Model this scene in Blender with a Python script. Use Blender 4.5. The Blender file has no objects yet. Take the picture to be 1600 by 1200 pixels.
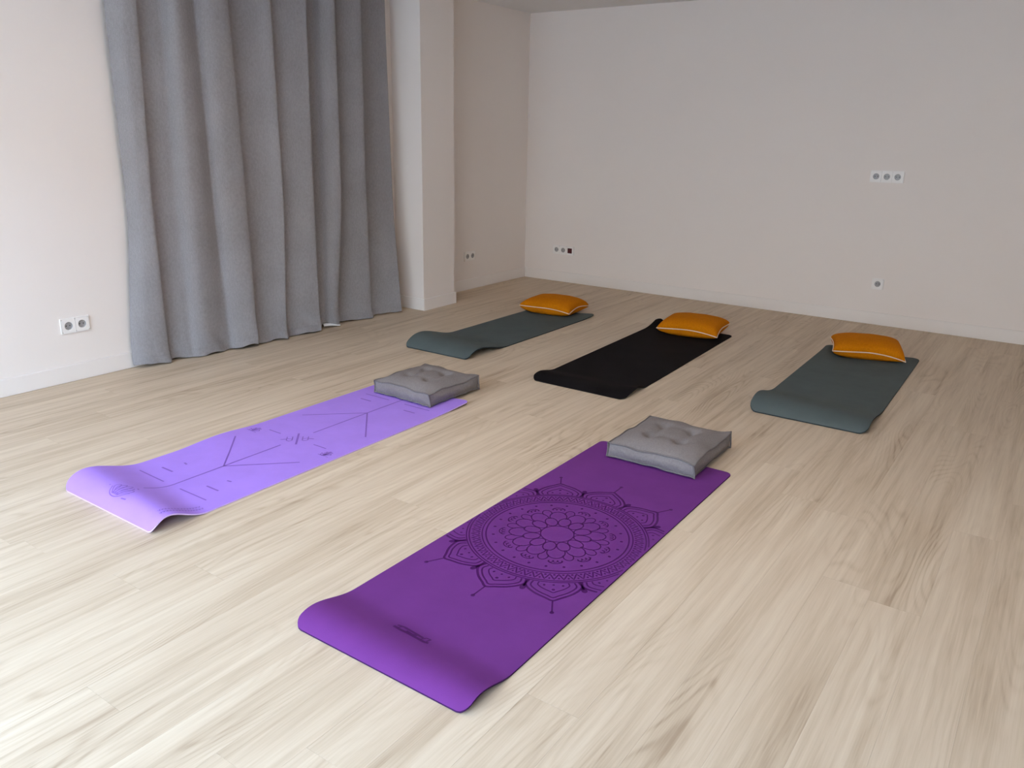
import bpy, bmesh, math, random
from mathutils import Vector, Matrix

random.seed(7)
SC = bpy.context.scene
COL = SC.collection

# ------------------------------------------------------------------ camera
CAM_H = 1.307
F_PX = 1245.8
YAW, PITCH, ROLL = math.radians(-34.67), math.radians(17.49), math.radians(1.11)


def camera():
    fw = Vector((math.sin(YAW), math.cos(YAW), 0))
    rt = Vector((math.cos(YAW), -math.sin(YAW), 0))
    up = Vector((0, 0, 1))
    f2 = fw * math.cos(PITCH) - up * math.sin(PITCH)
    u2 = up * math.cos(PITCH) + fw * math.sin(PITCH)
    r3 = rt * math.cos(ROLL) + u2 * math.sin(ROLL)
    u3 = -rt * math.sin(ROLL) + u2 * math.cos(ROLL)
    cd = bpy.data.cameras.new('camera')
    cd.sensor_fit = 'HORIZONTAL'
    cd.sensor_width = 36
    cd.lens = F_PX / 1600 * 36
    cd.clip_start = 0.05
    o = bpy.data.objects.new('camera', cd)
    COL.objects.link(o)
    m = Matrix.Identity(4)
    for i in range(3):
        m[i][0], m[i][1], m[i][2] = r3[i], u3[i], -f2[i]
    m.translation = Vector((0, 0, CAM_H))
    o.matrix_world = m
    SC.camera = o


camera()

# ------------------------------------------------------------------ room dimensions
XL, XR = -4.234, 2.30        # left / right wall
YF, YB = -0.95, 6.294        # front (glazed, behind the camera) / back wall
H = 2.30
CX, CY0, CY1 = -3.957, 4.523, 4.890   # pillar
WX0, WX1, WZ0, WZ1 = -4.05, 0.60, 0.06, 2.20   # shop window in the front wall

# ------------------------------------------------------------------ world, daylight through the window, exposure
W = bpy.data.worlds.new('overcast_sky')
SC.world = W
W.use_nodes = True
nt = W.node_tree
nt.nodes.clear()
wo = nt.nodes.new('ShaderNodeOutputWorld')
bg = nt.nodes.new('ShaderNodeBackground')
tc = nt.nodes.new('ShaderNodeTexCoord')
sp = nt.nodes.new('ShaderNodeSeparateXYZ')
mr = nt.nodes.new('ShaderNodeMapRange')
mr.inputs['From Min'].default_value = -0.04
mr.inputs['From Max'].default_value = 0.04
mx = nt.nodes.new('ShaderNodeMix')
mx.data_type = 'RGBA'
mx.inputs[6].default_value = (0.29, 0.27, 0.25, 1)     # paving
mx.inputs[7].default_value = (0.605, 0.865, 1.22, 1)      # overcast sky
nt.links.new(tc.outputs['Generated'], sp.inputs[0])
nt.links.new(sp.outputs['Z'], mr.inputs['Value'])
nt.links.new(mr.outputs['Result'], mx.inputs[0])
nt.links.new(mx.outputs[2], bg.inputs['Color'])
nt.links.new(bg.outputs[0], wo.inputs[0])
bg.inputs['Strength'].default_value = 13.4

ld = bpy.data.lights.new('window_portal', 'AREA')
ld.shape = 'RECTANGLE'
ld.size, ld.size_y = WX1 - WX0, WZ1 - WZ0
ld.cycles.is_portal = True
lo = bpy.data.objects.new('window_portal', ld)
lo.location = ((WX0 + WX1) / 2, YF - 0.02, (WZ0 + WZ1) / 2)
lo.rotation_euler = (math.radians(90), 0, 0)      # -Z points to +Y, into the room
COL.objects.link(lo)

vs = SC.view_settings
vs.view_transform = 'Standard'
vs.look = 'None'
vs.gamma = 1
vs.use_curve_mapping = False
vs.exposure = 0.0
SC.cycles.max_bounces = 12
SC.cycles.diffuse_bounces = 8
SC.cycles.use_denoising = True
SC.cycles.sample_clamp_indirect = 6


# ------------------------------------------------------------------ helpers
def srgb(r, g, b):
    f = lambda c: (c / 255 / 12.92) if c / 255 <= 0.04045 else ((c / 255 + 0.055) / 1.055) ** 2.4
    return (f(r), f(g), f(b), 1)


class N:
    """small node-tree builder"""

    def __init__(self, name):
        self.m = bpy.data.materials.new(name)
        self.m.use_nodes = True
        self.t = self.m.node_tree
        self.b = self.t.nodes['Principled BSDF']

    def n(self, kind, **kw):
        nd = self.t.nodes.new('ShaderNode' + kind)
        for k, v in kw.items():
            setattr(nd, k, v)
        return nd

    def l(self, a, b):
        self.t.links.new(a, b)

    def math(self, op, a, b=None, c=None):
        nd = self.n('Math', operation=op)
        for i, v in enumerate((a, b, c)):
            if v is None:
                continue
            if isinstance(v, (int, float)):
                nd.inputs[i].default_value = v
            else:
                self.l(v, nd.inputs[i])
        return nd.outputs[0]

    def mapping(self, src, scale, loc=(0, 0, 0)):
        mp = self.n('Mapping')
        mp.inputs['Scale'].default_value = scale
        mp.inputs['Location'].default_value = loc
        self.l(src, mp.inputs['Vector'])
        return mp.outputs[0]

    def noise(self, vec, scale=1, detail=3, rough=0.5, dist=0.0):
        nd = self.n('TexNoise')
        nd.inputs['Scale'].default_value = scale
        nd.inputs['Detail'].default_value = detail
        nd.inputs['Roughness'].default_value = rough
        nd.inputs['Distortion'].default_value = dist
        self.l(vec, nd.inputs['Vector'])
        return nd.outputs['Fac']

    def ramp(self, fac, stops):
        r = self.n('ValToRGB')
        els = r.color_ramp.elements
        while len(els) < len(stops):
            els.new(0.5)
        for e, (p, c) in zip(els, stops):
            e.position = p
            e.color = c
        self.l(fac, r.inputs[0])
        return r.outputs[0]

    def mix(self, fac, a, b, mode='MIX'):
        m = self.n('Mix', data_type='RGBA', blend_type=mode)
        for i, v in ((0, fac), (6, a), (7, b)):
            if isinstance(v, (int, float, tuple)):
                m.inputs[i].default_value = v
            else:
                self.l(v, m.inputs[i])
        return m.outputs[2]

    def bump(self, h, strength, dist):
        b = self.n('Bump')
        b.inputs['Strength'].default_value = strength
        b.inputs['Distance'].default_value = dist
        self.l(h, b.inputs['Height'])
        self.l(b.outputs[0], self.b.inputs['Normal'])

    def col(self, c):
        if isinstance(c, tuple):
            self.b.inputs['Base Color'].default_value = c
        else:
            self.l(c, self.b.inputs['Base Color'])

    def set(self, **kw):
        for k, v in kw.items():
            self.b.inputs[k.replace('_', ' ')].default_value = v
        return self


def plain(name, c, rough=0.5, spec=0.5, metal=0.0):
    k = N(name)
    k.col(c)
    k.set(Roughness=rough, Metallic=metal)
    k.b.inputs['Specular IOR Level'].default_value = spec
    return k.m


def paint(name, c):
    k = N(name)
    tcd = k.n('TexCoord').outputs['Object']
    big = k.noise(tcd, 1.1, 4, 0.6)
    c2 = tuple(x * 0.965 for x in c[:3]) + (1,)
    k.col(k.mix(big, c2, c))
    k.bump(k.noise(tcd, 180, 3, 0.6), 0.06, 0.004)
    k.set(Roughness=0.75)
    k.b.inputs['Specular IOR Level'].default_value = 0.25
    return k.m


def fabric(name, c_lo, c_hi, scale=420, rough=0.95, bump=0.35, sheen=0.0):
    k = N(name)
    tcd = k.n('TexCoord').outputs['Object']
    w1 = k.noise(k.mapping(tcd, (scale, scale * 0.18, scale * 0.18)), 1, 2)
    w2 = k.noise(k.mapping(tcd, (scale * 0.18, scale, scale)), 1, 2)
    wv = k.math('MULTIPLY', k.math('ADD', w1, w2), 0.5)
    blot = k.noise(tcd, 5, 2, 0.5)
    f = k.math('ADD', k.math('MULTIPLY', wv, 0.75), k.math('MULTIPLY', blot, 0.25))
    k.col(k.ramp(f, [(0.36, c_lo), (0.64, c_hi)]))
    k.bump(wv, bump, 0.0015)
    k.set(Roughness=rough)
    k.b.inputs['Specular IOR Level'].default_value = 0.06
    k.b.inputs['Sheen Weight'].default_value = sheen
    return k.m


def foam(name, c, var=0.10, rough=0.75, spec=0.12):
    """yoga-mat rubber: fine pebbled skin"""
    k = N(name)
    tcd = k.n('TexCoord').outputs['Object']
    big = k.noise(tcd, 6, 4, 0.6)
    a = tuple(x * (1 - var) for x in c[:3]) + (1,)
    b = tuple(min(1, x * (1 + var)) for x in c[:3]) + (1,)
    k.col(k.ramp(big, [(0.3, a), (0.7, b)]))
    k.bump(k.noise(tcd, 420, 2, 0.5), 0.25, 0.0012)
    k.set(Roughness=rough)
    k.b.inputs['Specular IOR Level'].default_value = spec
    return k.m


def wood():
    k = N('oak_plank')
    tcd = k.n('TexCoord').outputs['Object']
    oi = k.n('ObjectInfo').outputs['Random']
    off = k.n('CombineXYZ')
    k.l(k.math('MULTIPLY', oi, 37.0), off.inputs[0])
    k.l(k.math('MULTIPLY', oi, 91.0), off.inputs[1])
    add = k.n('VectorMath', operation='ADD')
    k.l(tcd, add.inputs[0])
    k.l(off.outputs[0], add.inputs[1])
    p = add.outputs[0]
    sx = k.n('SeparateXYZ')
    k.l(p, sx.inputs[0])
    # cathedral grain: contour lines of a smooth field that is stretched along the plank
    fld = k.noise(k.mapping(p, (4.5, 0.75, 1)), 1, 1.5, 0.4)
    rings = k.math('SINE', k.math('MULTIPLY', k.math('ADD', fld, k.math('MULTIPLY', sx.outputs[0], 0.55)), 165.0))
    rings = k.math('POWER', k.math('ADD', k.math('MULTIPLY', rings, 0.5), 0.5), 3.0)
    band = k.noise(k.mapping(p, (9.0, 0.55, 1)), 1, 2, 0.5)
    streak = k.noise(k.mapping(p, (42, 1.5, 1)), 1, 3, 0.6, 0.3)
    fine = k.noise(k.mapping(p, (260, 7, 1)), 1, 2, 0.6)
    mask = k.noise(k.mapping(p, (6, 1.1, 1), (5, 3, 0)), 1, 2)
    mask = k.math('MULTIPLY', k.math('SUBTRACT', mask, 0.44), 5.0)
    mk = k.n('Clamp')
    k.l(mask, mk.inputs[0])
    f = k.math('ADD', k.math('MULTIPLY', band, 0.55), k.math('MULTIPLY', streak, 0.62))
    f = k.math('ADD', f, k.math('MULTIPLY', fine, 0.20))
    f = k.math('SUBTRACT', f, k.math('MULTIPLY', k.math('MULTIPLY', rings, mk.outputs[0]), 0.125))
    f = k.math('ADD', f, k.math('MULTIPLY', k.math('SUBTRACT', oi, 0.5), 0.035))
    c = k.ramp(f, [(0.42, (0.375, 0.272, 0.180, 1)), (0.55, (0.495, 0.380, 0.265, 1)),
                   (0.68, (0.575, 0.453, 0.326, 1)), (0.86, (0.65, 0.53, 0.392, 1))])
    k.col(c)
    k.bump(k.math('ADD', streak, fine), 0.10, 0.001)
    k.set(Roughness=0.5)
    k.b.inputs['Specular IOR Level'].default_value = 0.3
    return k.m


MAT = dict(
    wall=paint('wall_paint', (0.845, 0.774, 0.718, 1)),
    paving=plain('street_paving', (0.36, 0.34, 0.32, 1), 0.9),
    facade=paint('facade_plaster', (0.80, 0.655, 0.53, 1)),
    beige=paint('beige_paint', (0.60, 0.49, 0.41, 1)),
    ceiling=paint('ceiling_paint', (0.76, 0.745, 0.73, 1)),
    skirting=plain('skirting_lacquer', (0.825, 0.767, 0.718, 1), 0.38),
    wood=wood(),
    subfloor=plain('subfloor', (0.16, 0.125, 0.09, 1), 0.9),
    frame=plain('window_frame_metal', (0.20, 0.20, 0.21, 1), 0.4),
    curtain=fabric('curtain_cloth', (0.245, 0.230, 0.235, 1), (0.325, 0.308, 0.313, 1), 300, 0.95, 0.3, 0.05),
    light_sliver=plain('hem_light_white', (0.85, 0.86, 0.87, 1), 0.8),  # white stands in for light leaking under the curtain hem
    rail=plain('rail_white', (0.8, 0.8, 0.8, 1), 0.4),
    plastic=plain('socket_plastic', (0.86, 0.82, 0.78, 1), 0.35),
    well=plain('socket_well', (0.36, 0.345, 0.335, 1), 0.4),
    hole=plain('pin_hole', (0.012, 0.012, 0.013, 1), 0.6),
    brass=plain('earth_clip_metal', (0.42, 0.40, 0.36, 1), 0.35, metal=0.9),
    red=plain('dark_red_plastic', (0.06, 0.0025, 0.005, 1), 0.45),
    grey_fab=fabric('grey_cushion_linen', (0.178, 0.156, 0.150, 1), (0.252, 0.224, 0.216, 1), 520, 0.95, 0.5),
    grey_pipe=fabric('grey_cushion_piping', (0.145, 0.127, 0.122, 1), (0.205, 0.182, 0.176, 1), 520, 0.95, 0.3),
    tuft=plain('tuft_thread', (0.10, 0.095, 0.10, 1), 0.9),
    orange=fabric('mustard_orange_cloth', (0.47, 0.140, 0.002, 1), (0.66, 0.215, 0.004, 1), 420, 0.95, 0.4, 0.0),
    cream=plain('cream_piping', (0.78, 0.62, 0.47, 1), 0.8),
    violet=foam('violet_mat', (0.138, 0.030, 0.180, 1), 0.06),
    violet_dk=plain('violet_print', (0.066, 0.009, 0.092, 1), 0.6, 0.1),
    violet_edge=plain('violet_mat_edge', (0.045, 0.012, 0.07, 1), 0.8, 0.1),
    lav=foam('lavender_mat', (0.365, 0.210, 0.69, 1), 0.04),
    lav_dk=plain('lavender_print', (0.215, 0.105, 0.43, 1), 0.65, 0.1),
    lav_edge=plain('lavender_mat_edge', (0.62, 0.45, 0.78, 1), 0.8, 0.1),
    slate=foam('slate_mat', (0.088, 0.107, 0.105, 1), 0.08),
    slate_edge=plain('slate_mat_edge', (0.028, 0.036, 0.040, 1), 0.8, 0.1),
    black=foam('black_mat', (0.0085, 0.0068, 0.0072, 1), 0.25, 0.8, 0.06),
    black_edge=plain('black_mat_edge', (0.006, 0.005, 0.005, 1), 0.8, 0.1),
    black_dk=plain('black_print', (0.0035, 0.003, 0.003, 1), 0.7, 0.1),
)


def glass_mat():
    k = N('window_glass')
    tr = k.n('BsdfTransparent')
    gl = k.n('BsdfGlossy')
    gl.inputs['Roughness'].default_value = 0.02
    ms = k.n('MixShader')
    ms.inputs[0].default_value = 0.06
    k.l(tr.outputs[0], ms.inputs[1])
    k.l(gl.outputs[0], ms.inputs[2])
    out = [n for n in k.t.nodes if n.type == 'OUTPUT_MATERIAL'][0]
    k.l(ms.outputs[0], out.inputs[0])
    return k.m


MAT['glass'] = glass_mat()


def lamp_mat():
    k = N('lamp_diffuser')
    k.col((0.9, 0.88, 0.85, 1))
    k.b.inputs['Emission Color'].default_value = (1.0, 0.835, 0.67, 1)
    k.b.inputs['Emission Strength'].default_value = 10.0
    return k.m


MAT['lamp'] = lamp_mat()


def finish(me, smooth):
    if smooth:
        for p in me.polygons:
            p.use_smooth = True


def obj(name, me, mat, parent=None, smooth=False):
    if isinstance(me, bmesh.types.BMesh):
        bm = me
        me = bpy.data.meshes.new(name)
        bm.normal_update()
        bm.to_mesh(me)
        bm.free()
    if mat is not None:
        me.materials.clear()
        me.materials.append(MAT[mat])
    finish(me, smooth)
    o = bpy.data.objects.new(name, me)
    COL.objects.link(o)
    if parent is not None:
        o.parent = parent
    return o


def pydata(verts, faces):
    me = bpy.data.meshes.new('mesh')
    me.from_pydata(verts, [], faces)
    me.update()
    return me


def add_box(bm, x0, x1, y0, y1, z0, z1, bevel=0.0):
    vs_ = [bm.verts.new((x, y, z)) for z in (z0, z1) for y in (y0, y1) for x in (x0, x1)]
    fs = [(0, 2, 3, 1), (4, 5, 7, 6), (0, 1, 5, 4), (2, 6, 7, 3), (0, 4, 6, 2), (1, 3, 7, 5)]
    faces = [bm.faces.new([vs_[i] for i in f]) for f in fs]
    if bevel:
        es = list({e for f in faces for e in f.edges})
        bmesh.ops.bevel(bm, geom=es, offset=bevel, segments=2, affect='EDGES')
    return bm


def boxmesh(*a, bevel=0.0):
    bm = bmesh.new()
    add_box(bm, *a, bevel=bevel)
    return bm


def struct(name, bm, mat, label=None, cat=None, parent=None, smooth=False):
    o = obj(name, bm, mat, parent, smooth)
    if parent is None:
        o['kind'] = 'structure'
        o['label'] = label
        o['category'] = cat
    return o


def thing(name, label, cat, loc=(0, 0, 0), rotz=0.0, group=None):
    o = bpy.data.objects.new(name, None)
    COL.objects.link(o)
    o.empty_display_size = 0.1
    o.location = loc
    o.rotation_euler = (0, 0, rotz)
    o['label'] = label
    o['category'] = cat
    if group:
        o['group'] = group
    return o


def tube(path, r, closed=False, seg=8):
    """tube along a list of Vectors -> (verts, faces)"""
    n = len(path)
    verts, faces = [], []
    prev = None
    for i, p in enumerate(path):
        if closed:
            t = (path[(i + 1) % n] - path[i - 1]).normalized()
        else:
            t = (path[min(i + 1, n - 1)] - path[max(i - 1, 0)]).normalized()
        a = Vector((0, 0, 1)) if abs(t.z) < 0.9 else Vector((1, 0, 0))
        s = t.cross(a).normalized()
        if prev is not None and s.dot(prev) < 0:
            s = -s
        prev = s
        b = s.cross(t)
        for k in range(seg):
            g = 2 * math.pi * k / seg
            verts.append(p + s * (r * math.cos(g)) + b * (r * math.sin(g)))
    m = n if closed else n - 1
    for i in range(m):
        j = (i + 1) % n
        for k in range(seg):
            k2 = (k + 1) % seg
            faces.append((i * seg + k, i * seg + k2, j * seg + k2, j * seg + k))
    if not closed:
        faces.append(tuple(range(seg)))
        faces.append(tuple((n - 1) * seg + k for k in reversed(range(seg))))
    return [tuple(v) for v in verts], faces


def catmull(pts, per):
    out = []
    n = len(pts)
    for i in range(n - 1):
        p0, p1, p2, p3 = pts[max(i - 1, 0)], pts[i], pts[i + 1], pts[min(i + 2, n - 1)]
        for s in range(per):
            t = s / per
            out.append(tuple(0.5 * ((2 * b) + (-a + c) * t + (2 * a - 5 * b + 4 * c - d) * t * t +
                                    (-a + 3 * b - 3 * c + d) * t ** 3)
                             for a, b, c, d in zip(p0, p1, p2, p3)))
    out.append(tuple(pts[-1]))
    return out


def interp(x, xs, ys):
    if x <= xs[0]:
        return ys[0]
    for i in range(len(xs) - 1):
        if x <= xs[i + 1]:
            t = (x - xs[i]) / (xs[i + 1] - xs[i])
            return ys[i] * (1 - t) + ys[i + 1] * t
    return ys[-1]


# ------------------------------------------------------------------ room shell
T = 0.20
struct('wall_left', boxmesh(XL - T, XL, YF - T, YB + T, -0.02, H), 'wall',
       'white painted side wall behind the grey curtain', 'wall')
struct('wall_back', boxmesh(XL, XR, YB, YB + T, -0.02, H), 'wall',
       'wide white painted wall behind the mats with orange pillows', 'wall')
struct('wall_right', boxmesh(XR, XR + T, YF - T, YB + T, -0.02, H), 'wall',
       'white painted wall on the far right outside the view', 'wall')
bm = bmesh.new()
add_box(bm, XL, WX0, YF - T, YF, -0.02, H)
add_box(bm, WX1, XR, YF - T, YF, -0.02, H)
add_box(bm, WX0, WX1, YF - T, YF, WZ1, H)
add_box(bm, WX0, WX1, YF - T, YF, -0.02, WZ0)
struct('wall_front', bm, 'beige', 'beige wall with the wide shop window behind the viewer', 'wall')
struct('wall_column', boxmesh(XL, CX, CY0, CY1, 0, H), 'wall',
       'white square pillar standing out of the wall right of the curtain', 'pillar')
struct('ceiling', boxmesh(XL - T, XR + T, YF - T, YB + T, H, H + 0.1), 'ceiling',
       'plain white ceiling above the back corner', 'ceiling')

# shop window behind the camera: frame, mullions, panes
win = struct('window_1', boxmesh(WX0, WX1, YF - 0.13, YF - 0.07, WZ0, WZ0 + 0.05), 'frame',
             'wide glazed shop window that lets the daylight in', 'window')
obj('window_frame', boxmesh(WX0, WX1, YF - 0.13, YF - 0.07, WZ1 - 0.05, WZ1), 'frame', win)
nb = 3
for i in range(nb + 1):
    x = WX0 + (WX1 - WX0 - 0.05) * i / nb
    obj('mullion', boxmesh(x, x + 0.05, YF - 0.13, YF - 0.07, WZ0 + 0.05, WZ1 - 0.05), 'frame', win)
    if i < nb:
        x2 = WX0 + (WX1 - WX0 - 0.05) * (i + 1) / nb
        obj('pane', boxmesh(x + 0.05, x2, YF - 0.105, YF - 0.095, WZ0 + 0.05, WZ1 - 0.05), 'glass', win)


# the street outside the shop window: paving and the house across the road
struct('ground_street', boxmesh(-40, 40, -13, YF - T, -0.25, -0.12), 'paving', 'grey street paving outside the shop window', 'street')
struct('wall_facade', boxmesh(-40, 40, -21, -13, -0.25, 5.8), 'facade', 'pale plastered house front across the street', 'facade')

# two flat panel lamps on the ceiling, above the frame
for (lx_, ly_, lb) in ((-2.45, 2.2, 'square ceiling panel lamp above the lavender mat'), (-0.75, 2.2, 'square ceiling panel lamp above the violet mat')):
    lt = thing('ceiling_light', lb, 'lamp', (lx_, ly_, H), 0, 'ceiling panel lamps')
    bm = bmesh.new()
    for q in ((-0.31, 0.31, -0.31, -0.295), (-0.31, 0.31, 0.295, 0.31), (-0.31, -0.295, -0.295, 0.295), (0.295, 0.31, -0.295, 0.295)):
        add_box(bm, *q, -0.03, 0.0)
    obj('frame', bm, 'rail', lt)
    obj('diffuser', boxmesh(-0.294, 0.294, -0.294, 0.294, -0.024, -0.012), 'lamp', lt)

# skirting boards
def skirting(name, segs, label):
    bm = bmesh.new()
    for s in segs:
        add_box(bm, *s, 0.0, 0.09, bevel=0.0025)
    return struct(name, bm, 'skirting', label, 'skirting board')


B = 0.012
skirting('baseboard_left', [(XL, XL + B, YF, CY0 - B)], 'white skirting board under the double socket and behind the curtain')
skirting('baseboard_column', [(XL + B, CX + B, CY0 - B, CY0), (CX, CX + B, CY0, CY1 + B), (XL + B, CX, CY1, CY1 + B)],
         'white skirting board wrapped around the pillar')
skirting('baseboard_side', [(XL, XL + B, CY1, YB)], 'short white skirting board between pillar and room corner')
skirting('baseboard_back', [(XL + B, XR, YB - B, YB)], 'long white skirting board along the back wall')
skirting('baseboard_right', [(XR - B, XR, YF, YB - B)], 'white skirting board on the unseen right wall')

# floor: subfloor + single planks
floor = struct('floor', boxmesh(XL, XR, YF, YB, -0.06, -0.009), 'subfloor',
               'light oak plank floor running towards the back wall', 'floor')
PW, PL, GAP = 0.1465, 1.80, 0.00010
plank_cache = {}


def plank_mesh(w, l):
    key = (round(w, 3), round(l, 3))
    if key not in plank_cache:
        bm = boxmesh(-w / 2 + GAP, w / 2 - GAP, -l / 2 + GAP, l / 2 - GAP, -0.009, 0.0)
        top = [e for e in bm.edges if all(v.co.z > -0.001 for v in e.verts)]
        bmesh.ops.bevel(bm, geom=top, offset=0.00018, segments=1, affect='EDGES')
        me = bpy.data.meshes.new('plank')
        bm.to_mesh(me)
        bm.free()
        me.materials.append(MAT['wood'])
        plank_cache[key] = me
    return plank_cache[key]


edges_x = []
x = -0.301
while x > XL:
    x -= PW
first = x
rest = bmesh.new()
i = 0
x = first
while x < XR:
    x0, x1 = max(x, XL), min(x + PW, XR)
    # joints staggered; the two joints the photograph shows are fixed
    offy = random.random() * PL
    if abs(x - (-0.301 - PW)) < 0.01:
        offy = (2.376 - YF) % PL
    elif abs(x - (-0.301 + 2 * PW)) < 0.01 or abs(x - (-0.301 + PW * 2)) < 0.02:
        offy = (3.35 - YF) % PL
    y = YF - PL + offy
    while y < YB:
        y0, y1 = max(y, YF), min(y + PL, YB)
        if y1 - y0 > 0.02 and x1 - x0 > 0.004:
            if x0 < 0.75 and y1 > 0.3:
                o = bpy.data.objects.new('plank', plank_mesh(x1 - x0, y1 - y0))
                COL.objects.link(o)
                o.location = ((x0 + x1) / 2, (y0 + y1) / 2, 0)
                o.parent = floor
            else:
                add_box(rest, x0 + GAP, x1 - GAP, y0 + GAP, y1 - GAP, -0.009, 0)
        y += PL
    x += PW
ro = obj('plank_field', rest, 'wood', floor)
ro['kind'] = 'stuff'

# ------------------------------------------------------------------ curtain
# ridge lines of the folds: Y on a reference plane at X=-4.1 (camera rays), top / middle, and on the floor
TOPY = [2.355, 2.531, 2.674, 2.876, 3.077, 3.374, 3.642, 3.878, 4.109, 4.331]
MIDY = [2.342, 2.490, 2.640, 2.880, 3.095, 3.375, 3.622, 3.865, 4.100, 4.358]
RX_T = [-4.190, -4.100, -4.110, -4.095, -4.070, -4.065, -4.060, -4.055, -4.085, -4.140]
RX_M = [-4.200, -4.110, -4.115, -4.095, -4.065, -4.060, -4.055, -4.060, -4.085, -4.110]
BOT = [(-4.212, 2.323), (-4.150, 2.520), (-4.140, 2.665), (-4.118, 2.915), (-4.062, 3.070),
       (-4.066, 3.300), (-4.050, 3.570), (-4.082, 3.762), (-4.078, 4.085), (-4.030, 4.345)]
# per fold: (fraction of the way to the next line, depth behind the chord in metres)
FOLDS = [
    [(0, 0), (0.12, -0.030), (0.32, -0.050), (0.68, -0.036), (0.90, -0.018)],
    [(0, 0), (0.06, 0.030), (0.20, 0.055), (0.50, 0.052), (0.80, 0.034)],
    [(0, 0.020), (0.12, -0.016), (0.30, -0.034), (0.60, -0.020), (0.88, 0.010)],
    [(0, 0.018), (0.10, -0.008), (0.35, -0.026), (0.70, -0.024), (0.92, -0.013)],
    [(0, 0), (0.05, 0.030), (0.15, 0.062), (0.42, 0.058), (0.70, 0.032), (0.90, 0.004)],
    [(0, 0), (0.05, 0.030), (0.12, 0.052), (0.32, 0.044), (0.62, 0.018), (0.88, 0.0)],
    [(0, 0), (0.04, 0.040), (0.12, 0.088), (0.35, 0.100), (0.54, 0.086), (0.63, 0.048), (0.80, 0.010)],
    [(0, 0), (0.03, 0.050), (0.10, 0.098), (0.30, 0.085), (0.66, 0.034), (0.88, 0.004)],
    [(0, 0), (0.06, 0.030), (0.20, 0.052), (0.50, 0.048), (0.80, 0.022)],
]


def curtain():
    zs = [2.285, 2.1, 1.9, 1.7, 1.5, 1.3, 1.1, 0.93, 0.8, 0.68, 0.56, 0.46, 0.37, 0.29, 0.22, 0.16,
          0.115, 0.08, 0.055, 0.035, 0.018, 0.0]
    rows = []
    per = 5
    for z in zs:
        rid = []
        for i in range(10):
            yt = TOPY[i] * RX_T[i] / -4.1
            ym = MIDY[i] * RX_M[i] / -4.1
            xb, yb = BOT[i]
            if z >= 0.93:
                t = (z - 0.93) / (2.0 - 0.93)
                rid.append((ym + (yt - ym) * t, RX_M[i] + (RX_T[i] - RX_M[i]) * min(t, 1)))
            else:
                t = 1 - z / 0.93
                t = t * t * (3 - 2 * t) * 0.6 + t * 0.4
                rid.append((ym + (yb - ym) * t, RX_M[i] + (xb - RX_M[i]) * t))
        ctl = []
        s = min(1, max(0, z / 0.9))
        for i in range(9):
            (ya, xa), (yb, xb) = rid[i], rid[i + 1]
            k_ = 0.62 + 0.38 * s
            wob = 0.004 * math.sin(3.1 * z + 2.3 * i)
            for q, (f, d) in enumerate(FOLDS[i]):
                ctl.append((ya + f * (yb - ya), xa + (xb - xa) * f - d * k_ + (wob if q > 2 else 0)))
        ctl.append(rid[9])
        prof = catmull(ctl, per)
        rows.append([(max(x_, -4.216), y_, z) for (y_, x_) in prof])
    # hem: rises a little over the folds and slumps outwards on the floor
    n = len(rows[0])
    verts, faces = [], []
    for r, row in enumerate(rows):
        for k, (x_, y_, z_) in enumerate(row):
            ph = (y_ - 2.323) / (4.334 - 2.323) * 9
            lift = 0.004 + 0.010 * max(0, math.sin(ph * 2 * math.pi + 1.0)) + 0.012 * max(0, math.sin(ph * 2.3 + 0.7)) ** 3
            if 5.6 < ph < 7.0:
                lift += 0.012 * math.sin((ph - 5.6) / 1.4 * math.pi)
            fz = max(0.0, 1 - z_ / 0.25)
            crinkle = 0.006 * math.sin(ph * 9 + z_ * 30) * fz * (1 if 0.5 < ph < 8.6 else 0)
            slump = 0.010 * fz * fz
            verts.append((max(x_ + crinkle + slump, -4.216), y_, z_ + lift * fz))
    for r in range(len(rows) - 1):
        for k in range(n - 1):
            a = r * n + k
            faces.append((a, a + n, a + n + 1, a + 1))
    t = thing('curtain', 'floor length grey curtain with deep folds left of the pillar', 'curtain', (0, 0, 0))
    c = obj('cloth', pydata(verts, faces), 'curtain', t, True)
    sm = c.modifiers.new('thick', 'SOLIDIFY')
    sm.thickness = 0.0016
    ss = c.modifiers.new('soft', 'SUBSURF')
    ss.levels = 1
    ss.render_levels = 1
    # sewn hem line and a white sliver in place of light leaking out below
    hem = []
    last = rows[-1]
    vb = verts[(len(rows) - 3) * n:(len(rows) - 2) * n]
    path = [Vector((v[0] + 0.0012, v[1], v[2] + 0.012)) for v in vb[2:-2]]
    v_, f_ = tube(path, 0.0009, False, 5)
    obj('hem_seam', pydata(v_, f_), 'curtain', t, True)
    # light sliver: a curled white strip at the foot of the fold next to the deepest gap
    vv, ff = [], []
    m = 8
    for a in range(m + 1):
        s = a / m
        y_ = 3.640 + 0.125 * s
        x_ = -4.104 + 0.032 * s
        zz = 0.021 - 0.013 * s * s
        for (dx, dz) in ((0.000, 0.014), (0.012, 0.0), (0.008, -0.006)):
            vv.append((x_ + dx, y_, zz + dz))
    for a in range(m):
        for b_ in range(2):
            q = a * 3 + b_
            ff.append((q, q + 1, q + 4, q + 3))
    lf = obj('light_sliver', pydata(vv, ff), 'light_sliver', t, True)
    lf['label'] = 'white sliver standing in for light under the hem'
    s2 = lf.modifiers.new('thick', 'SOLIDIFY')
    s2.thickness = 0.0015
    # rail under the ceiling
    obj('rail', boxmesh(-4.13, -4.09, 2.25, 4.42, 2.272, 2.30, bevel=0.003), 'rail', t)


curtain()


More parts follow.
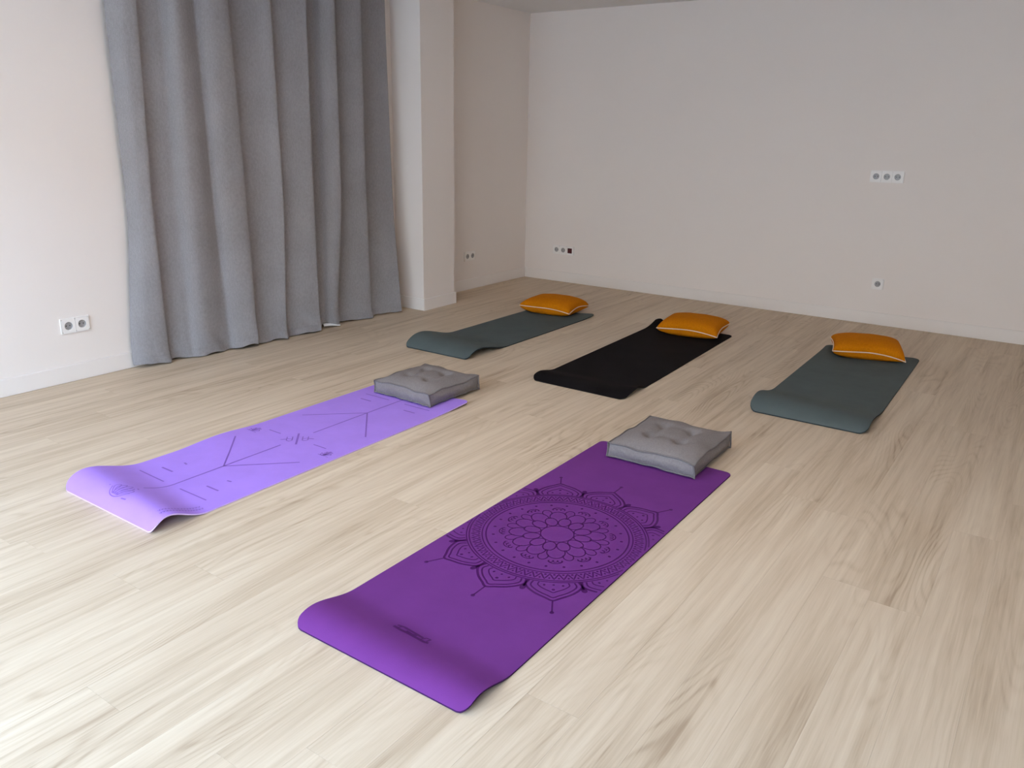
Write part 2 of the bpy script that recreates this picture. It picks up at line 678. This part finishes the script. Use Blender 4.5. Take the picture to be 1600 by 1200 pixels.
# ------------------------------------------------------------------ yoga mats
class MatShape:
    def __init__(s, x0, x1, y0, y1, hl, hr, tl, tr, shear=0.0, th=0.005, rad=0.03, far=(0, 0), extra=None, peak=0.29):
        s.x0, s.x1, s.y0, s.y1 = x0, x1, y0, y1
        s.hl, s.hr, s.tl, s.tr = hl, hr, tl, tr
        s.shear, s.th, s.rad, s.far, s.extra, s.peak = shear, th, rad, far, extra, peak

    def z(s, u, t):
        """height of the top skin; u 0..1 left-right, t metres from the near end"""
        L = s.y1 - s.y0
        hgt = s.hl + (s.hr - s.hl) * u
        T_ = s.tl + (s.tr - s.tl) * u
        z = 0.0
        if 0 < t < T_:
            q = t / T_
            a = 0.9
            b = a * (1 - s.peak) / s.peak
            k = (s.peak ** a) * ((1 - s.peak) ** b)
            z = hgt * (q ** a) * ((1 - q) ** b) / k
        d = L - t
        if d < 0.22:
            f = s.far[0] * max(0, 1 - u * 4) ** 1.5 + s.far[1] * max(0, (u - 0.75) * 4)
            z += f * (1 - d / 0.22) ** 2
        if s.extra:
            z += s.extra(u, t)
        return s.th + z

    def pt(s, u, t, dz=0.0):
        L = s.y1 - s.y0
        r = s.rad
        e = min(t, L - t)
        cut = r - math.sqrt(max(0, r * r - (r - e) ** 2)) if e < r else 0
        x = s.x0 + cut + u * (s.x1 - s.x0 - 2 * cut) + s.shear * t
        return (x, s.y0 + t, s.z(u, t) + dz)

    def at(s, X, Y, dz=0.0005):
        t = Y - s.y0
        x = X - s.shear * t
        u = (x - s.x0) / (s.x1 - s.x0)
        if not (0.006 < u < 0.994 and 0.004 < t < s.y1 - s.y0 - 0.004):
            return None
        return Vector((X, Y, s.z(u, t) + dz))

    def build(s, root, mat, edge):
        L = s.y1 - s.y0
        ts = [0, 0.0015, 0.004, 0.008, 0.014, 0.021, 0.03]
        t = 0.042
        while t < 0.55:
            ts.append(t)
            t += 0.013
        while t < L - 0.25:
            ts.append(t)
            t += 0.03
        while t < L - 0.031:
            ts.append(t)
            t += 0.014
        ts += [L - 0.03, L - 0.021, L - 0.014, L - 0.008, L - 0.004, L - 0.0015, L]
        NU = 26
        top, fac = [], []
        for t in ts:
            for a in range(NU + 1):
                top.append(s.pt(a / NU, t))
        nr = len(ts)
        w = NU + 1
        for r in range(nr - 1):
            for a in range(NU):
                q = r * w + a
                fac.append((q, q + 1, q + w + 1, q + w))
        bot = [(x, y, max(0.0004, z - s.th)) for x, y, z in top]
        nv = len(top)
        allv = top + bot
        allf = fac + [tuple(nv + i for i in reversed(f)) for f in fac]
        m = obj('mat_sheet', pydata(allv, allf), mat, root, True)
        ring = [a for a in range(w)] + [r * w + NU for r in range(1, nr)] + \
               [(nr - 1) * w + a for a in range(NU - 1, -1, -1)] + [r * w for r in range(nr - 2, 0, -1)]
        ev, ef = [], []
        for i_ in ring:
            ev += [top[i_], bot[i_]]
        n = len(ring)
        for i_ in range(n):
            j = (i_ + 1) % n
            ef.append((2 * i_, 2 * i_ + 1, 2 * j + 1, 2 * j))
        obj('mat_edge', pydata(ev, ef), edge, root, False)
        return m


class Print:
    """flat printed line work laid on a mat's skin"""

    def __init__(s, shape):
        s.sh, s.v, s.f = shape, [], []

    def line(s, pts, w, step=0.006):
        dense = []
        for (a, b) in zip(pts[:-1], pts[1:]):
            d = math.hypot(b[0] - a[0], b[1] - a[1])
            k = max(1, int(d / step))
            for i_ in range(k):
                t = i_ / k
                dense.append((a[0] + (b[0] - a[0]) * t, a[1] + (b[1] - a[1]) * t))
        dense.append(pts[-1])
        prev = None
        n = len(dense)
        for i_, p in enumerate(dense):
            q0, q1 = dense[max(0, i_ - 1)], dense[min(n - 1, i_ + 1)]
            dx, dy = q1[0] - q0[0], q1[1] - q0[1]
            l_ = math.hypot(dx, dy) or 1
            nx, ny = -dy / l_ * w / 2, dx / l_ * w / 2
            a = s.sh.at(p[0] + nx, p[1] + ny)
            b = s.sh.at(p[0] - nx, p[1] - ny)
            if a is None or b is None:
                prev = None
                continue
            k = len(s.v)
            s.v += [tuple(a), tuple(b)]
            if prev is not None:
                s.f.append((prev, prev + 1, k + 1, k))
            prev = k

    def disc(s, x, y, rx, ry=None, ang=0.0, n=10):
        ry = ry or rx
        ps = []
        for i_ in range(n):
            g = 2 * math.pi * i_ / n
            a, b = rx * math.cos(g), ry * math.sin(g)
            p = s.sh.at(x + a * math.cos(ang) - b * math.sin(ang), y + a * math.sin(ang) + b * math.cos(ang))
            if p is None:
                return
            ps.append(tuple(p))
        k = len(s.v)
        s.v += ps
        s.f.append(tuple(range(k, k + n)))

    def circle(s, x, y, r, w, n=72):
        s.line([(x + r * math.cos(2 * math.pi * i_ / n), y + r * math.sin(2 * math.pi * i_ / n)) for i_ in range(n + 1)], w)

    def build(s, name, mat, root):
        me = pydata(s.v, s.f)
        bm = bmesh.new()
        bm.from_mesh(me)
        bmesh.ops.recalc_face_normals(bm, faces=bm.faces)
        for f in bm.faces:
            if f.normal.z < 0:
                f.normal_flip()
        return obj(name, bm, mat, root)


# --- violet mat with the mandala (nearest)
sh_v = MatShape(-1.556, -0.955, 1.217, 2.966, 0.030, 0.026, 0.235, 0.20, rad=0.028)
vm = thing('yoga_mat', 'dark violet yoga mat printed with a large mandala, nearest of the five', 'yoga mat',
           group='yoga mats laid out on the floor')
sh_v.build(vm, 'violet', 'violet_edge')
P = Print(sh_v)
mx_, my_ = -1.253, 2.100


def pol(r, a):
    return (mx_ + r * math.cos(a), my_ + r * math.sin(a))


D = math.radians
P.circle(mx_, my_, 0.057, 0.0040, 40)


def oval(rc, a, rr, rt, w, a0=0, a1=360):
    """ellipse centred at polar (rc,a): radial half axis rr, tangential rt"""
    ps = []
    n = 22
    cx, cy = pol(rc, a)
    for i_ in range(n + 1):
        g = D(a0 + (a1 - a0) * i_ / n)
        u, v = rr * math.cos(g), rt * math.sin(g)
        ps.append((cx + u * math.cos(a) - v * math.sin(a), cy + u * math.sin(a) + v * math.cos(a)))
    P.line(ps, w, 0.004)


for k in range(12):
    a = D(30 * k + 15)
    oval(0.089, a, 0.030, 0.0215, 0.0042)
for k in range(12):
    a = D(30 * k)
    oval(0.128, a, 0.037, 0.030, 0.0042, -118, 118)
    oval(0.158, a + D(15), 0.022, 0.0165, 0.0040, -125, 125)
    # little lobed crowns
    for da in (-4.6, 0, 4.6):
        oval(0.182, a + D(da), 0.0085, 0.0065, 0.0032, -120, 120)
    oval(0.178, a, 0.020, 0.024, 0.0040, -80, 80)
for k in range(24):
    P.disc(*pol(0.218, D(15 * k + 7.5)), 0.0056, 0.0048, D(15 * k))
P.circle(mx_, my_, 0.243, 0.0056, 96)
P.circle(mx_, my_, 0.256, 0.0046, 96)
P.circle(mx_, my_, 0.300, 0.0050, 110)
P.circle(mx_, my_, 0.309, 0.0048, 110)
NZ = 60
zig = []
for k in range(NZ * 2 + 1):
    zig.append(pol(0.262 if k % 2 else 0.293, D(360 * k / (NZ * 2))))
P.line(zig, 0.0048)
for k in range(NZ):
    P.disc(*pol(0.2865, D(360 * (k + 0.5) / NZ)), 0.0044, 0.0034, D(360 * k / NZ))
    P.disc(*pol(0.2660, D(360 * k / NZ)), 0.0042)


def petal(a, half, r0, r1, w, fat=1.0):
    """pointed arch from the circle up to its tip"""
    left = [(r0, -half), (r0 + (r1 - r0) * 0.30, -half * 1.02 * fat), (r0 + (r1 - r0) * 0.62, -half * 0.66 * fat),
            (r0 + (r1 - r0) * 0.86, -half * 0.24 * fat), (r1, 0)]
    pts = catmull(left + [(r, -h) for r, h in reversed(left[:-1])], 6)
    P.line([pol(r, a + D(h)) for r, h in pts], w, 0.005)


for k in range(12):
    a = D(30 * k)
    petal(a, 14.2, 0.311, 0.409, 0.0080)
    petal(a, 11.6, 0.313, 0.393, 0.0056)
    petal(a, 8.2, 0.313, 0.366, 0.0046)
    P.disc(*pol(0.350, a), 0.0055)
    for da in (-5, 5):
        P.disc(*pol(0.327, a + D(da)), 0.0050, 0.004, a)
    P.disc(*pol(0.324, a), 0.004)
    P.line([pol(0.409, a), pol(0.468, a)], 0.0050)
    P.disc(*pol(0.470, a), 0.0070)
    b = a + D(15)
    P.disc(*pol(0.358, b), 0.0125, 0.0095, b, 12)
    P.disc(*pol(0.343, b), 0.0090, 0.0045, b, 8)
P.build('mandala_print', 'violet_dk', vm)['label'] = 'round dark mandala print'
# the small printed signature near the front end
P = Print(sh_v)
P.line([(-1.321, 1.381), (-1.300, 1.386), (-1.262, 1.382), (-1.226, 1.378)], 0.0085, 0.004)
P.line([(-1.324, 1.369), (-1.296, 1.365), (-1.268, 1.366), (-1.240, 1.364), (-1.210, 1.362), (-1.198, 1.366)], 0.0105, 0.004)
P.line([(-1.282, 1.374), (-1.262, 1.371), (-1.244, 1.375)], 0.0075, 0.004)
P.line([(-1.226, 1.366), (-1.220, 1.384), (-1.206, 1.386), (-1.208, 1.370)], 0.0050, 0.003)
P.line([(-1.314, 1.364), (-1.306, 1.381)], 0.005, 0.003)
P.build('signature_print', 'violet_dk', vm)

# --- lavender mat
def lav_extra(u, t):
    z = 0.0
    if 0.45 < t < 0.90:
        z += 0.011 * math.sin((t - 0.45) / 0.45 * math.pi) ** 2 * max(0, 1 - u * 3.2)
    if t > 1.48:
        z += 0.010 * max(0, (u - 0.75) / 0.25) * min(1, (t - 1.48) / 0.2)
    return z


sh_l = MatShape(-2.922, -2.335, 1.285, 3.005, 0.053, 0.046, 0.33, 0.22, rad=0.03, extra=lav_extra, peak=0.27)
lm = thing('yoga_mat', 'light lavender yoga mat with thin printed alignment lines', 'yoga mat',
           group='yoga mats laid out on the floor')
sh_l.build(lm, 'lav', 'lav_edge')
P = Print(sh_l)
lx = -2.632
w = 0.0065
P.line([(lx, 1.435), (lx, 2.062)], w)
P.line([(lx, 1.775), (-2.857, 2.000)], w)
P.line([(lx, 1.775), (-2.421, 1.985)], w)
P.line([(lx, 2.245), (lx, 2.87)], w)
P.line([(lx, 2.583), (-2.853, 2.373)], w)
P.line([(lx, 2.583), (-2.411, 2.350)], w)
for s_ in (-1, 1):
    P.line([(lx + s_ * 0.052, 1.545), (lx + s_ * 0.215, 1.545)], 0.0055)
    P.line([(lx + s_ * 0.110, 1.620), (lx + s_ * 0.182, 1.620)], 0.0075)
    P.line([(lx + s_ * 0.130, 1.696), (lx + s_ * 0.152, 1.700)], 0.0075)
    P.line([(lx + s_ * 0.107, 2.151), (lx + s_ * 0.185, 2.151)], 0.005)
    P.line([(lx + s_ * 0.110, 2.720), (lx + s_ * 0.182, 2.720)], 0.0075)
    P.line([(lx + s_ * 0.052, 2.79), (lx + s_ * 0.215, 2.79)], 0.0055)
    # small leafy ornaments beside the cross line
    ox, oy = lx + s_ * 0.232, 2.125
    for j in range(5):
        g = D(20 + 35 * j)
        P.line([(ox, oy - 0.03), (ox + 0.028 * math.cos(g), oy - 0.03 + 0.045 * math.sin(g)),
                (ox + 0.018 * math.cos(g + 0.5), oy - 0.03 + 0.040 * math.sin(g + 0.5)), (ox, oy - 0.03)], 0.003, 0.003)
    P.line([(ox - 0.03, oy - 0.035), (ox + 0.03, oy - 0.035)], 0.003)
# ornament in the middle: crossed flourish
cx_, cy_ = -2.631, 2.153
e1 = (0.69, -0.72)
e2 = (0.75, 0.66)


def loc(a, b):
    return (cx_ + e1[0] * a + e2[0] * b, cy_ + e1[1] * a + e2[1] * b)


P.line([loc(-0.066, 0), loc(0.066, 0)], 0.0085)
for s_ in (-1, 1):
    P.line([loc(-0.028, s_ * 0.022), loc(0.018, s_ * 0.022), loc(0.026, s_ * 0.034), loc(0.016, s_ * 0.046), loc(-0.026, s_ * 0.046)], 0.0040, 0.003)
    P.line([loc(0.0, s_ * 0.046), loc(0.004, s_ * 0.072)], 0.0050, 0.003)
    P.line([loc(0.004, s_ * 0.020), loc(-0.006, s_ * 0.044)], 0.0035, 0.003)
# lotus ornament on the raised front end
gx, gy = -2.640, 1.350
for j, (dx, hh) in enumerate([(-0.036, 0.030), (-0.020, 0.042), (0.0, 0.050), (0.020, 0.042), (0.036, 0.030)]):
    P.line(catmull([(gx + dx * 0.4, gy - 0.022), (gx + dx - 0.013, gy + hh * 0.35), (gx + dx * 1.15, gy + hh),
                    (gx + dx + 0.013, gy + hh * 0.35), (gx + dx * 0.4, gy - 0.022)], 6), 0.0032, 0.003)
P.line(catmull([(gx - 0.055, gy + 0.006), (gx - 0.03, gy - 0.022), (gx, gy - 0.030), (gx + 0.03, gy - 0.022), (gx + 0.055, gy + 0.006)], 6), 0.0034, 0.003)
P.line([(gx + 0.050, gy - 0.025), (gx + 0.075, gy - 0.022)], 0.005, 0.003)
P.line([(gx + 0.020, gy + 0.055), (gx + 0.032, gy + 0.053)], 0.005, 0.003)
P.disc(gx - 0.072, gy + 0.005, 0.003)
# two rows of tiny script near the right edge of the raised end
for row, xx in ((0, -2.372), (1, -2.392)):
    y_ = 1.335 + 0.006 * row
    while y_ < 1.50:
        s_ = 0.006 + 0.004 * random.random()
        P.line([(xx, y_), (xx + 0.008, y_ + s_ * 0.5), (xx - 0.002, y_ + s_)], 0.0026, 0.003)
        y_ += s_ + 0.003
P.build('alignment_print', 'lav_dk', lm)['label'] = 'thin darker alignment lines'

# --- slate mat at the back left, black mat, slate mat on the right
sh_a = MatShape(-3.345, -2.838, 3.630, 5.185, 0.064, 0.044, 0.50, 0.42, rad=0.03, far=(0.035, 0.012), th=0.006, peak=0.30)
am = thing('yoga_mat', 'slate grey yoga mat nearest the curtain and pillar, its front end curled up', 'yoga mat',
           group='yoga mats laid out on the floor')
sh_a.build(am, 'slate', 'slate_edge')


def blk_extra(u, t):
    return 0.016 * math.exp(-((t - 0.17) / 0.05) ** 2) * max(0, (u - 0.72) / 0.28) ** 2


sh_b = MatShape(-2.318, -1.742, 3.537, 5.255, 0.028, 0.016, 0.27, 0.30, shear=-0.030, rad=0.035, far=(0.040, 0.0), extra=blk_extra)
bmx = thing('yoga_mat', 'plain black yoga mat between the two slate grey mats', 'yoga mat',
            group='yoga mats laid out on the floor')
sh_b.build(bmx, 'black', 'black_edge')

sh_c = MatShape(-1.176, -0.615, 3.780, 5.385, 0.060, 0.036, 0.48, 0.46, shear=-0.016, rad=0.04, th=0.006, far=(0.008, 0.006), peak=0.27)
cm = thing('yoga_mat', 'slate grey yoga mat on the far right below the wall sockets', 'yoga mat',
           group='yoga mats laid out on the floor')
sh_c.build(cm, 'slate', 'slate_edge')


# ------------------------------------------------------------------ tufted grey floor cushions
def floor_cushion(label, cx, cy, z0, sx, sy, hgt, rotz, seed, tilt=0.0):
    rnd = random.Random(seed)
    ph = [rnd.uniform(0, 6.28) for _ in range(8)]
    t = thing('floor_cushion', label, 'cushion', (cx, cy, z0), rotz, 'grey tufted floor cushions')
    NN = 36
    tufts = [(-0.33, -0.31), (-0.33, 0.38), (0.38, -0.31), (0.38, 0.38)]

    def edge_wave(s_, side):
        return 0.0042 * math.sin(4.5 * s_ + ph[side]) + 0.0018 * math.sin(10 * s_ + ph[side + 4])

    def ztop(u, v):
        q = (1 - abs(u) ** 4.5) * (1 - abs(v) ** 4.5)
        z = hgt + 0.030 * q
        for (a, b) in tufts:
            d2 = ((u - a) / 0.13) ** 2 + ((v - b) / 0.13) ** 2
            z -= 0.018 * math.exp(-d2)
        for a in (-0.33, 0.38):
            z -= 0.013 * math.exp(-((u - a) / 0.11) ** 2) * math.exp(-(v / 0.52) ** 4)
        for b in (-0.31, 0.38):
            z -= 0.004 * math.exp(-((v - b) / 0.10) ** 2) * math.exp(-(u / 0.55) ** 4)
        z += edge_wave(v, 0 if u < 0 else 1) * abs(u) ** 6 + edge_wave(u, 2 if v < 0 else 3) * abs(v) ** 6
        return z

    def plan(u, v, bulge=0.0):
        # edges drawn in slightly between the corners
        x = u * sx / 2 * (1 - 0.030 * (1 - v * v) + bulge)
        y = v * sy / 2 * (1 - 0.030 * (1 - u * u) + bulge)
        return x, y

    # top panel
    vt, ft = [], []
    for i_ in range(NN + 1):
        for j in range(NN + 1):
            u, v = -1 + 2 * i_ / NN, -1 + 2 * j / NN
            x, y = plan(u, v)
            vt.append((x, y, ztop(u, v)))
    for i_ in range(NN):
        for j in range(NN):
            a = i_ * (NN + 1) + j
            ft.append((a, a + NN + 1, a + NN + 2, a + 1))
    obj('top_panel', pydata(vt, ft), 'grey_fab', t, True)

    # boxing strips and bottom
    def rim(k):
        """k 0..4: position round the rim -> (u,v)"""
        s_ = k % 4
        f = s_ - int(s_)
        return [(-1 + 2 * f, -1), (1, -1 + 2 * f), (1 - 2 * f, 1), (-1, 1 - 2 * f)][int(s_)]

    for side in range(4):
        vs2, fs2 = [], []
        m, hh = 24, 8
        for a in range(m + 1):
            u, v = rim(side + a / m * 0.99999)
            zt = ztop(u, v)
            zb = 0.006 + abs(edge_wave(a / m * 2, side)) * 0.8
            x, y = plan(u, v)
            nx, ny = [(0, -1), (1, 0), (0, 1), (-1, 0)][side]
            fe = math.sin(a / m * math.pi) ** 0.5
            for b in range(hh + 1):
                g = b / hh
                bl = 0.014 * math.sin(g * math.pi) * fe + 0.0018 * math.sin(a * 1.3 + b * 1.1 + ph[side]) * math.sin(g * math.pi)
                vs2.append((x + nx * bl, y + ny * bl, zb + (zt - zb) * g))
        for a in range(m):
            for b in range(hh):
                q = a * (hh + 1) + b
                fs2.append((q, q + hh + 1, q + hh + 2, q + 1))
        obj('side_panel', pydata(vs2, fs2), 'grey_fab', t, True)
    vb, fb = [], []
    M2 = 12
    for i_ in range(M2 + 1):
        for j in range(M2 + 1):
            u, v = -1 + 2 * i_ / M2, -1 + 2 * j / M2
            x, y = plan(u, v)
            q = (1 - u ** 4) * (1 - v ** 4)
            vb.append((x, y, 0.006 * (1 - min(1, q * 3)) + 0.0003))
    for i_ in range(M2):
        for j in range(M2):
            a = i_ * (M2 + 1) + j
            fb.append((a, a + 1, a + M2 + 2, a + M2 + 1))
    obj('bottom_panel', pydata(vb, fb), 'grey_fab', t, True)

    # seam flanges along the top, bottom and the four upright corners
    for (nm, top) in (('top_seam', True), ('bottom_seam', False)):
        path = []
        for k in range(112):
            u, v = rim(k / 28)
            x, y = plan(u, v, 0.012)
            sd = int(k / 28)
            z = ztop(u, v) if top else 0.007 + abs(edge_wave((k / 28 - sd) * 2, sd)) * 0.8
            path.append(Vector((x, y, z)))
        v_, f_ = tube(path, 0.0038, True, 6)
        obj(nm, pydata(v_, f_), 'grey_pipe', t, True)
    for (u, v) in ((-1, -1), (1, -1), (1, 1), (-1, 1)):
        x, y = plan(u, v, 0.014)
        zt = ztop(u, v) + 0.003
        path = [Vector((x + 0.003 * math.sin(g * 3 + u), y + 0.003 * math.cos(g * 4 + v), 0.004 + (zt - 0.004) * g)) for g in [q / 8 for q in range(9)]]
        v_, f_ = tube(path, 0.0040, False, 6)
        obj('corner_seam', pydata(v_, f_), 'grey_pipe', t, True)
    # tuft stitches
    for (a, b) in tufts:
        x, y = plan(a, b)
        z = ztop(a, b)
        path = [Vector((x, y + d, z + 0.0012 - abs(d) * 0.05)) for d in (-0.012, -0.006, 0, 0.006, 0.012)]
        v_, f_ = tube(path, 0.0014, False, 6)
        obj('tuft_stitch', pydata(v_, f_), 'tuft', t, True)
    return t


floor_cushion('grey tufted box cushion at the far end of the lavender mat', -2.625, 3.015, 0.0058, 0.375, 0.380, 0.071, math.radians(-1.5), 3)
floor_cushion('grey tufted box cushion at the far end of the violet mandala mat', -1.252, 3.010, 0.0058, 0.380, 0.405, 0.067, math.radians(0.5), 11)


# ------------------------------------------------------------------ orange pillows with cream piping
def pillow(label, cx, cy, z0, size, sy, rotz, thick, corners, seed):
    """corners: seam heights at (-,-) (+,-) (+,+) (-,+)"""
    rnd = random.Random(seed)
    t = thing('throw_pillow', label, 'pillow', (cx, cy, z0), rotz, 'orange pillows on the back row of mats')
    NN = 32
    hs, hy = size / 2, sy / 2

    def plan(u, v):
        kx = 1 - 0.055 * (1 - v * v)
        ky = 1 - 0.055 * (1 - u * u)
        return u * hs * kx, v * hy * ky

    mid = thick * 0.45

    def seam(u, v):
        a, b = (u + 1) / 2, (v + 1) / 2
        c = corners
        z = c[0] * (1 - a) * (1 - b) + c[1] * a * (1 - b) + c[2] * a * b + c[3] * (1 - a) * b
        e = max(u * u, v * v)
        w_ = min(u * u, v * v) ** 0.8
        return (mid * (1 - w_) + z * w_) if e > 0 else mid

    def half(u, v, sgn):
        q = max(0.0, (1 - abs(u) ** 2.4) * (1 - abs(v) ** 2.4))
        s_ = seam(u, v)
        p = q ** 0.30
        if sgn > 0:
            return s_ * (1 - p) + thick * p if p < 1 else thick
        return max(0.0005, s_ * (1 - min(1, p * 1.35)))

    def samp(i_):
        s_ = -1 + 2 * i_ / NN
        return math.copysign(1 - (1 - abs(s_)) ** 1.5, s_)

    verts, faces = [], []
    for sgn in (1, -1):
        base = len(verts)
        for i_ in range(NN + 1):
            for j in range(NN + 1):
                u, v = samp(i_), samp(j)
                x, y = plan(u, v)
                z = half(u, v, sgn)
                wr = 0.0008 * math.sin(11 * u + 5 * v + seed) * max(0, (1 - u * u) * (1 - v * v)) ** 0.4 * (1 if sgn > 0 else 0)
                verts.append((x, y, z + wr))
        for i_ in range(NN):
            for j in range(NN):
                a = base + i_ * (NN + 1) + j
                q = (a, a + NN + 1, a + NN + 2, a + 1)
                faces.append(q if sgn > 0 else tuple(reversed(q)))
    bm = bmesh.new()
    bm.from_mesh(pydata(verts, faces))
    bmesh.ops.remove_doubles(bm, verts=bm.verts, dist=0.0002)
    obj('cover', bm, 'orange', t, True)
    path = []
    for k in range(120):
        s_ = k / 30
        f = s_ - int(s_)
        g = -1 + 2 * f
        g = math.copysign(1 - (1 - abs(g)) ** 1.3, g)
        u, v = [(g, -1), (1, g), (-g, 1), (-1, -g)][int(s_)]
        x, y = plan(u, v)
        path.append(Vector((x * 1.008, y * 1.008, seam(u, v))))
    v_, f_ = tube(path, 0.0034, True, 7)
    p = obj('piping', pydata(v_, f_), 'cream', t, True)
    p['label'] = 'cream piping'
    return t


pillow('orange pillow with cream piping on the slate mat by the pillar', -3.160, 5.120, 0.0068, 0.415, 0.36, math.radians(6), 0.120, (0.055, 0.035, 0.035, 0.05), 1)
pillow('orange pillow with cream piping on the black mat', -2.045, 5.160, 0.0058, 0.412, 0.38, math.radians(8), 0.120, (0.045, 0.030, 0.050, 0.05), 2)
pillow('orange pillow with cream piping on the slate mat below the wall sockets', -0.945, 5.310, 0.0068, 0.415, 0.37, math.radians(16), 0.116, (0.045, 0.018, 0.040, 0.045), 3)


# ------------------------------------------------------------------ wall sockets
def wall_socket(name, label, centre, normal, kinds):
    """modules side by side; local x along the wall, local z up, local -y out of the wall"""
    t = thing(name, label, 'socket', centre, {'+X': math.radians(90), '-Y': 0.0}[normal])
    n = len(kinds)
    mod, fr, hh = 0.071, 0.005, 0.0405
    W2 = n * mod / 2 + fr
    dep = 0.0095
    # frame: border ring of four bars
    bm = bmesh.new()
    add_box(bm, -W2, W2, -dep, 0, hh - fr, hh, bevel=0.0016)
    add_box(bm, -W2, W2, -dep, 0, -hh, -hh + fr, bevel=0.0016)
    add_box(bm, -W2, -W2 + fr, -dep, 0, -hh + fr * 0.5, hh - fr * 0.5, bevel=0.0016)
    add_box(bm, W2 - fr, W2, -dep, 0, -hh + fr * 0.5, hh - fr * 0.5, bevel=0.0016)
    obj('frame', bm, 'plastic', t)
    for i_, kd in enumerate(kinds):
        cx = (i_ - (n - 1) / 2) * mod
        e = mod / 2 - 0.0006
        ez = hh - fr - 0.0002
        if kd == 'socket':
            R, y_f, y_b = 0.0205, -dep - 0.0004, -0.0012
            NS = 40
            verts, faces = [], []
            for k in range(NS):
                g = 2 * math.pi * (k + 0.5) / NS
                c, s_ = math.cos(g), math.sin(g)
                m = 1 / max(abs(c) / e, abs(s_) / ez)
                verts += [(cx + c * m, 0, s_ * m), (cx + c * m, y_f, s_ * m), (cx + c * (R + 0.0015), y_f, s_ * (R + 0.0015)),
                          (cx + c * R, y_f + 0.0012, s_ * R)]
            for k in range(NS):
                a, b = 4 * k, 4 * ((k + 1) % NS)
                for q in range(3):
                    faces.append((a + q, b + q, b + q + 1, a + q + 1))
            pl = obj('cover_plate', pydata(verts, faces), 'plastic', t)
            wv, wf = [], []
            for k in range(NS):
                g = 2 * math.pi * (k + 0.5) / NS
                c, s_ = math.cos(g), math.sin(g)
                wv += [(cx + c * R, y_f + 0.0012, s_ * R), (cx + c * R * 0.96, y_b, s_ * R * 0.96)]
            wv.append((cx, y_b, 0))
            for k in range(NS):
                a, b = 2 * k, 2 * ((k + 1) % NS)
                wf.append((a, b, b + 1, a + 1))
                wf.append((a + 1, b + 1, len(wv) - 1))
            w_ = obj('socket_well', pydata(wv, wf), 'well', t)
            for s_ in (-1, 1):
                hv = [(cx + s_ * 0.0095 + 0.0030 * math.cos(k), y_b - 0.0004, 0.0030 * math.sin(k)) for k in [2 * math.pi * q / 14 for q in range(14)]]
                obj('pin_hole', pydata(hv, [tuple(range(14))]), 'hole', w_)
                obj('earth_clip', boxmesh(cx - 0.003, cx + 0.003, -0.0085, -0.0014, s_ * 0.0182 - 0.0008, s_ * 0.0182 + 0.0008), 'brass', w_)
        else:
            obj('cover_plate', boxmesh(cx - e, cx + e, -dep - 0.0004, 0, -ez, ez, bevel=0.001), 'plastic', t)
            r = obj('red_insert', boxmesh(cx - 0.0225, cx + 0.0225, -dep - 0.0022, -dep + 0.002, -0.0225, 0.0225, bevel=0.0012), 'red', t)
            r['label'] = 'dark red square insert'
    return t


wall_socket('wall_socket', 'white double socket on the bright wall left of the curtain', (XL, 2.052, 0.2985), '+X', ['socket', 'socket'])
wall_socket('wall_socket', 'white double socket on the wall between pillar and corner', (XL, 5.437, 0.288), '+X', ['socket', 'socket'])
wall_socket('wall_socket', 'white triple socket plate with a dark red square near the corner', (-3.807, YB, 0.290), '-Y', ['socket', 'socket', 'red'])
wall_socket('wall_socket', 'white triple socket high on the back wall', (-1.161, YB, 1.059), '-Y', ['socket', 'socket', 'socket'])
wall_socket('wall_socket', 'white single socket low on the back wall, below the triple socket', (-1.112, YB, 0.300), '-Y', ['socket'])
bpy.context.view_layer.update()
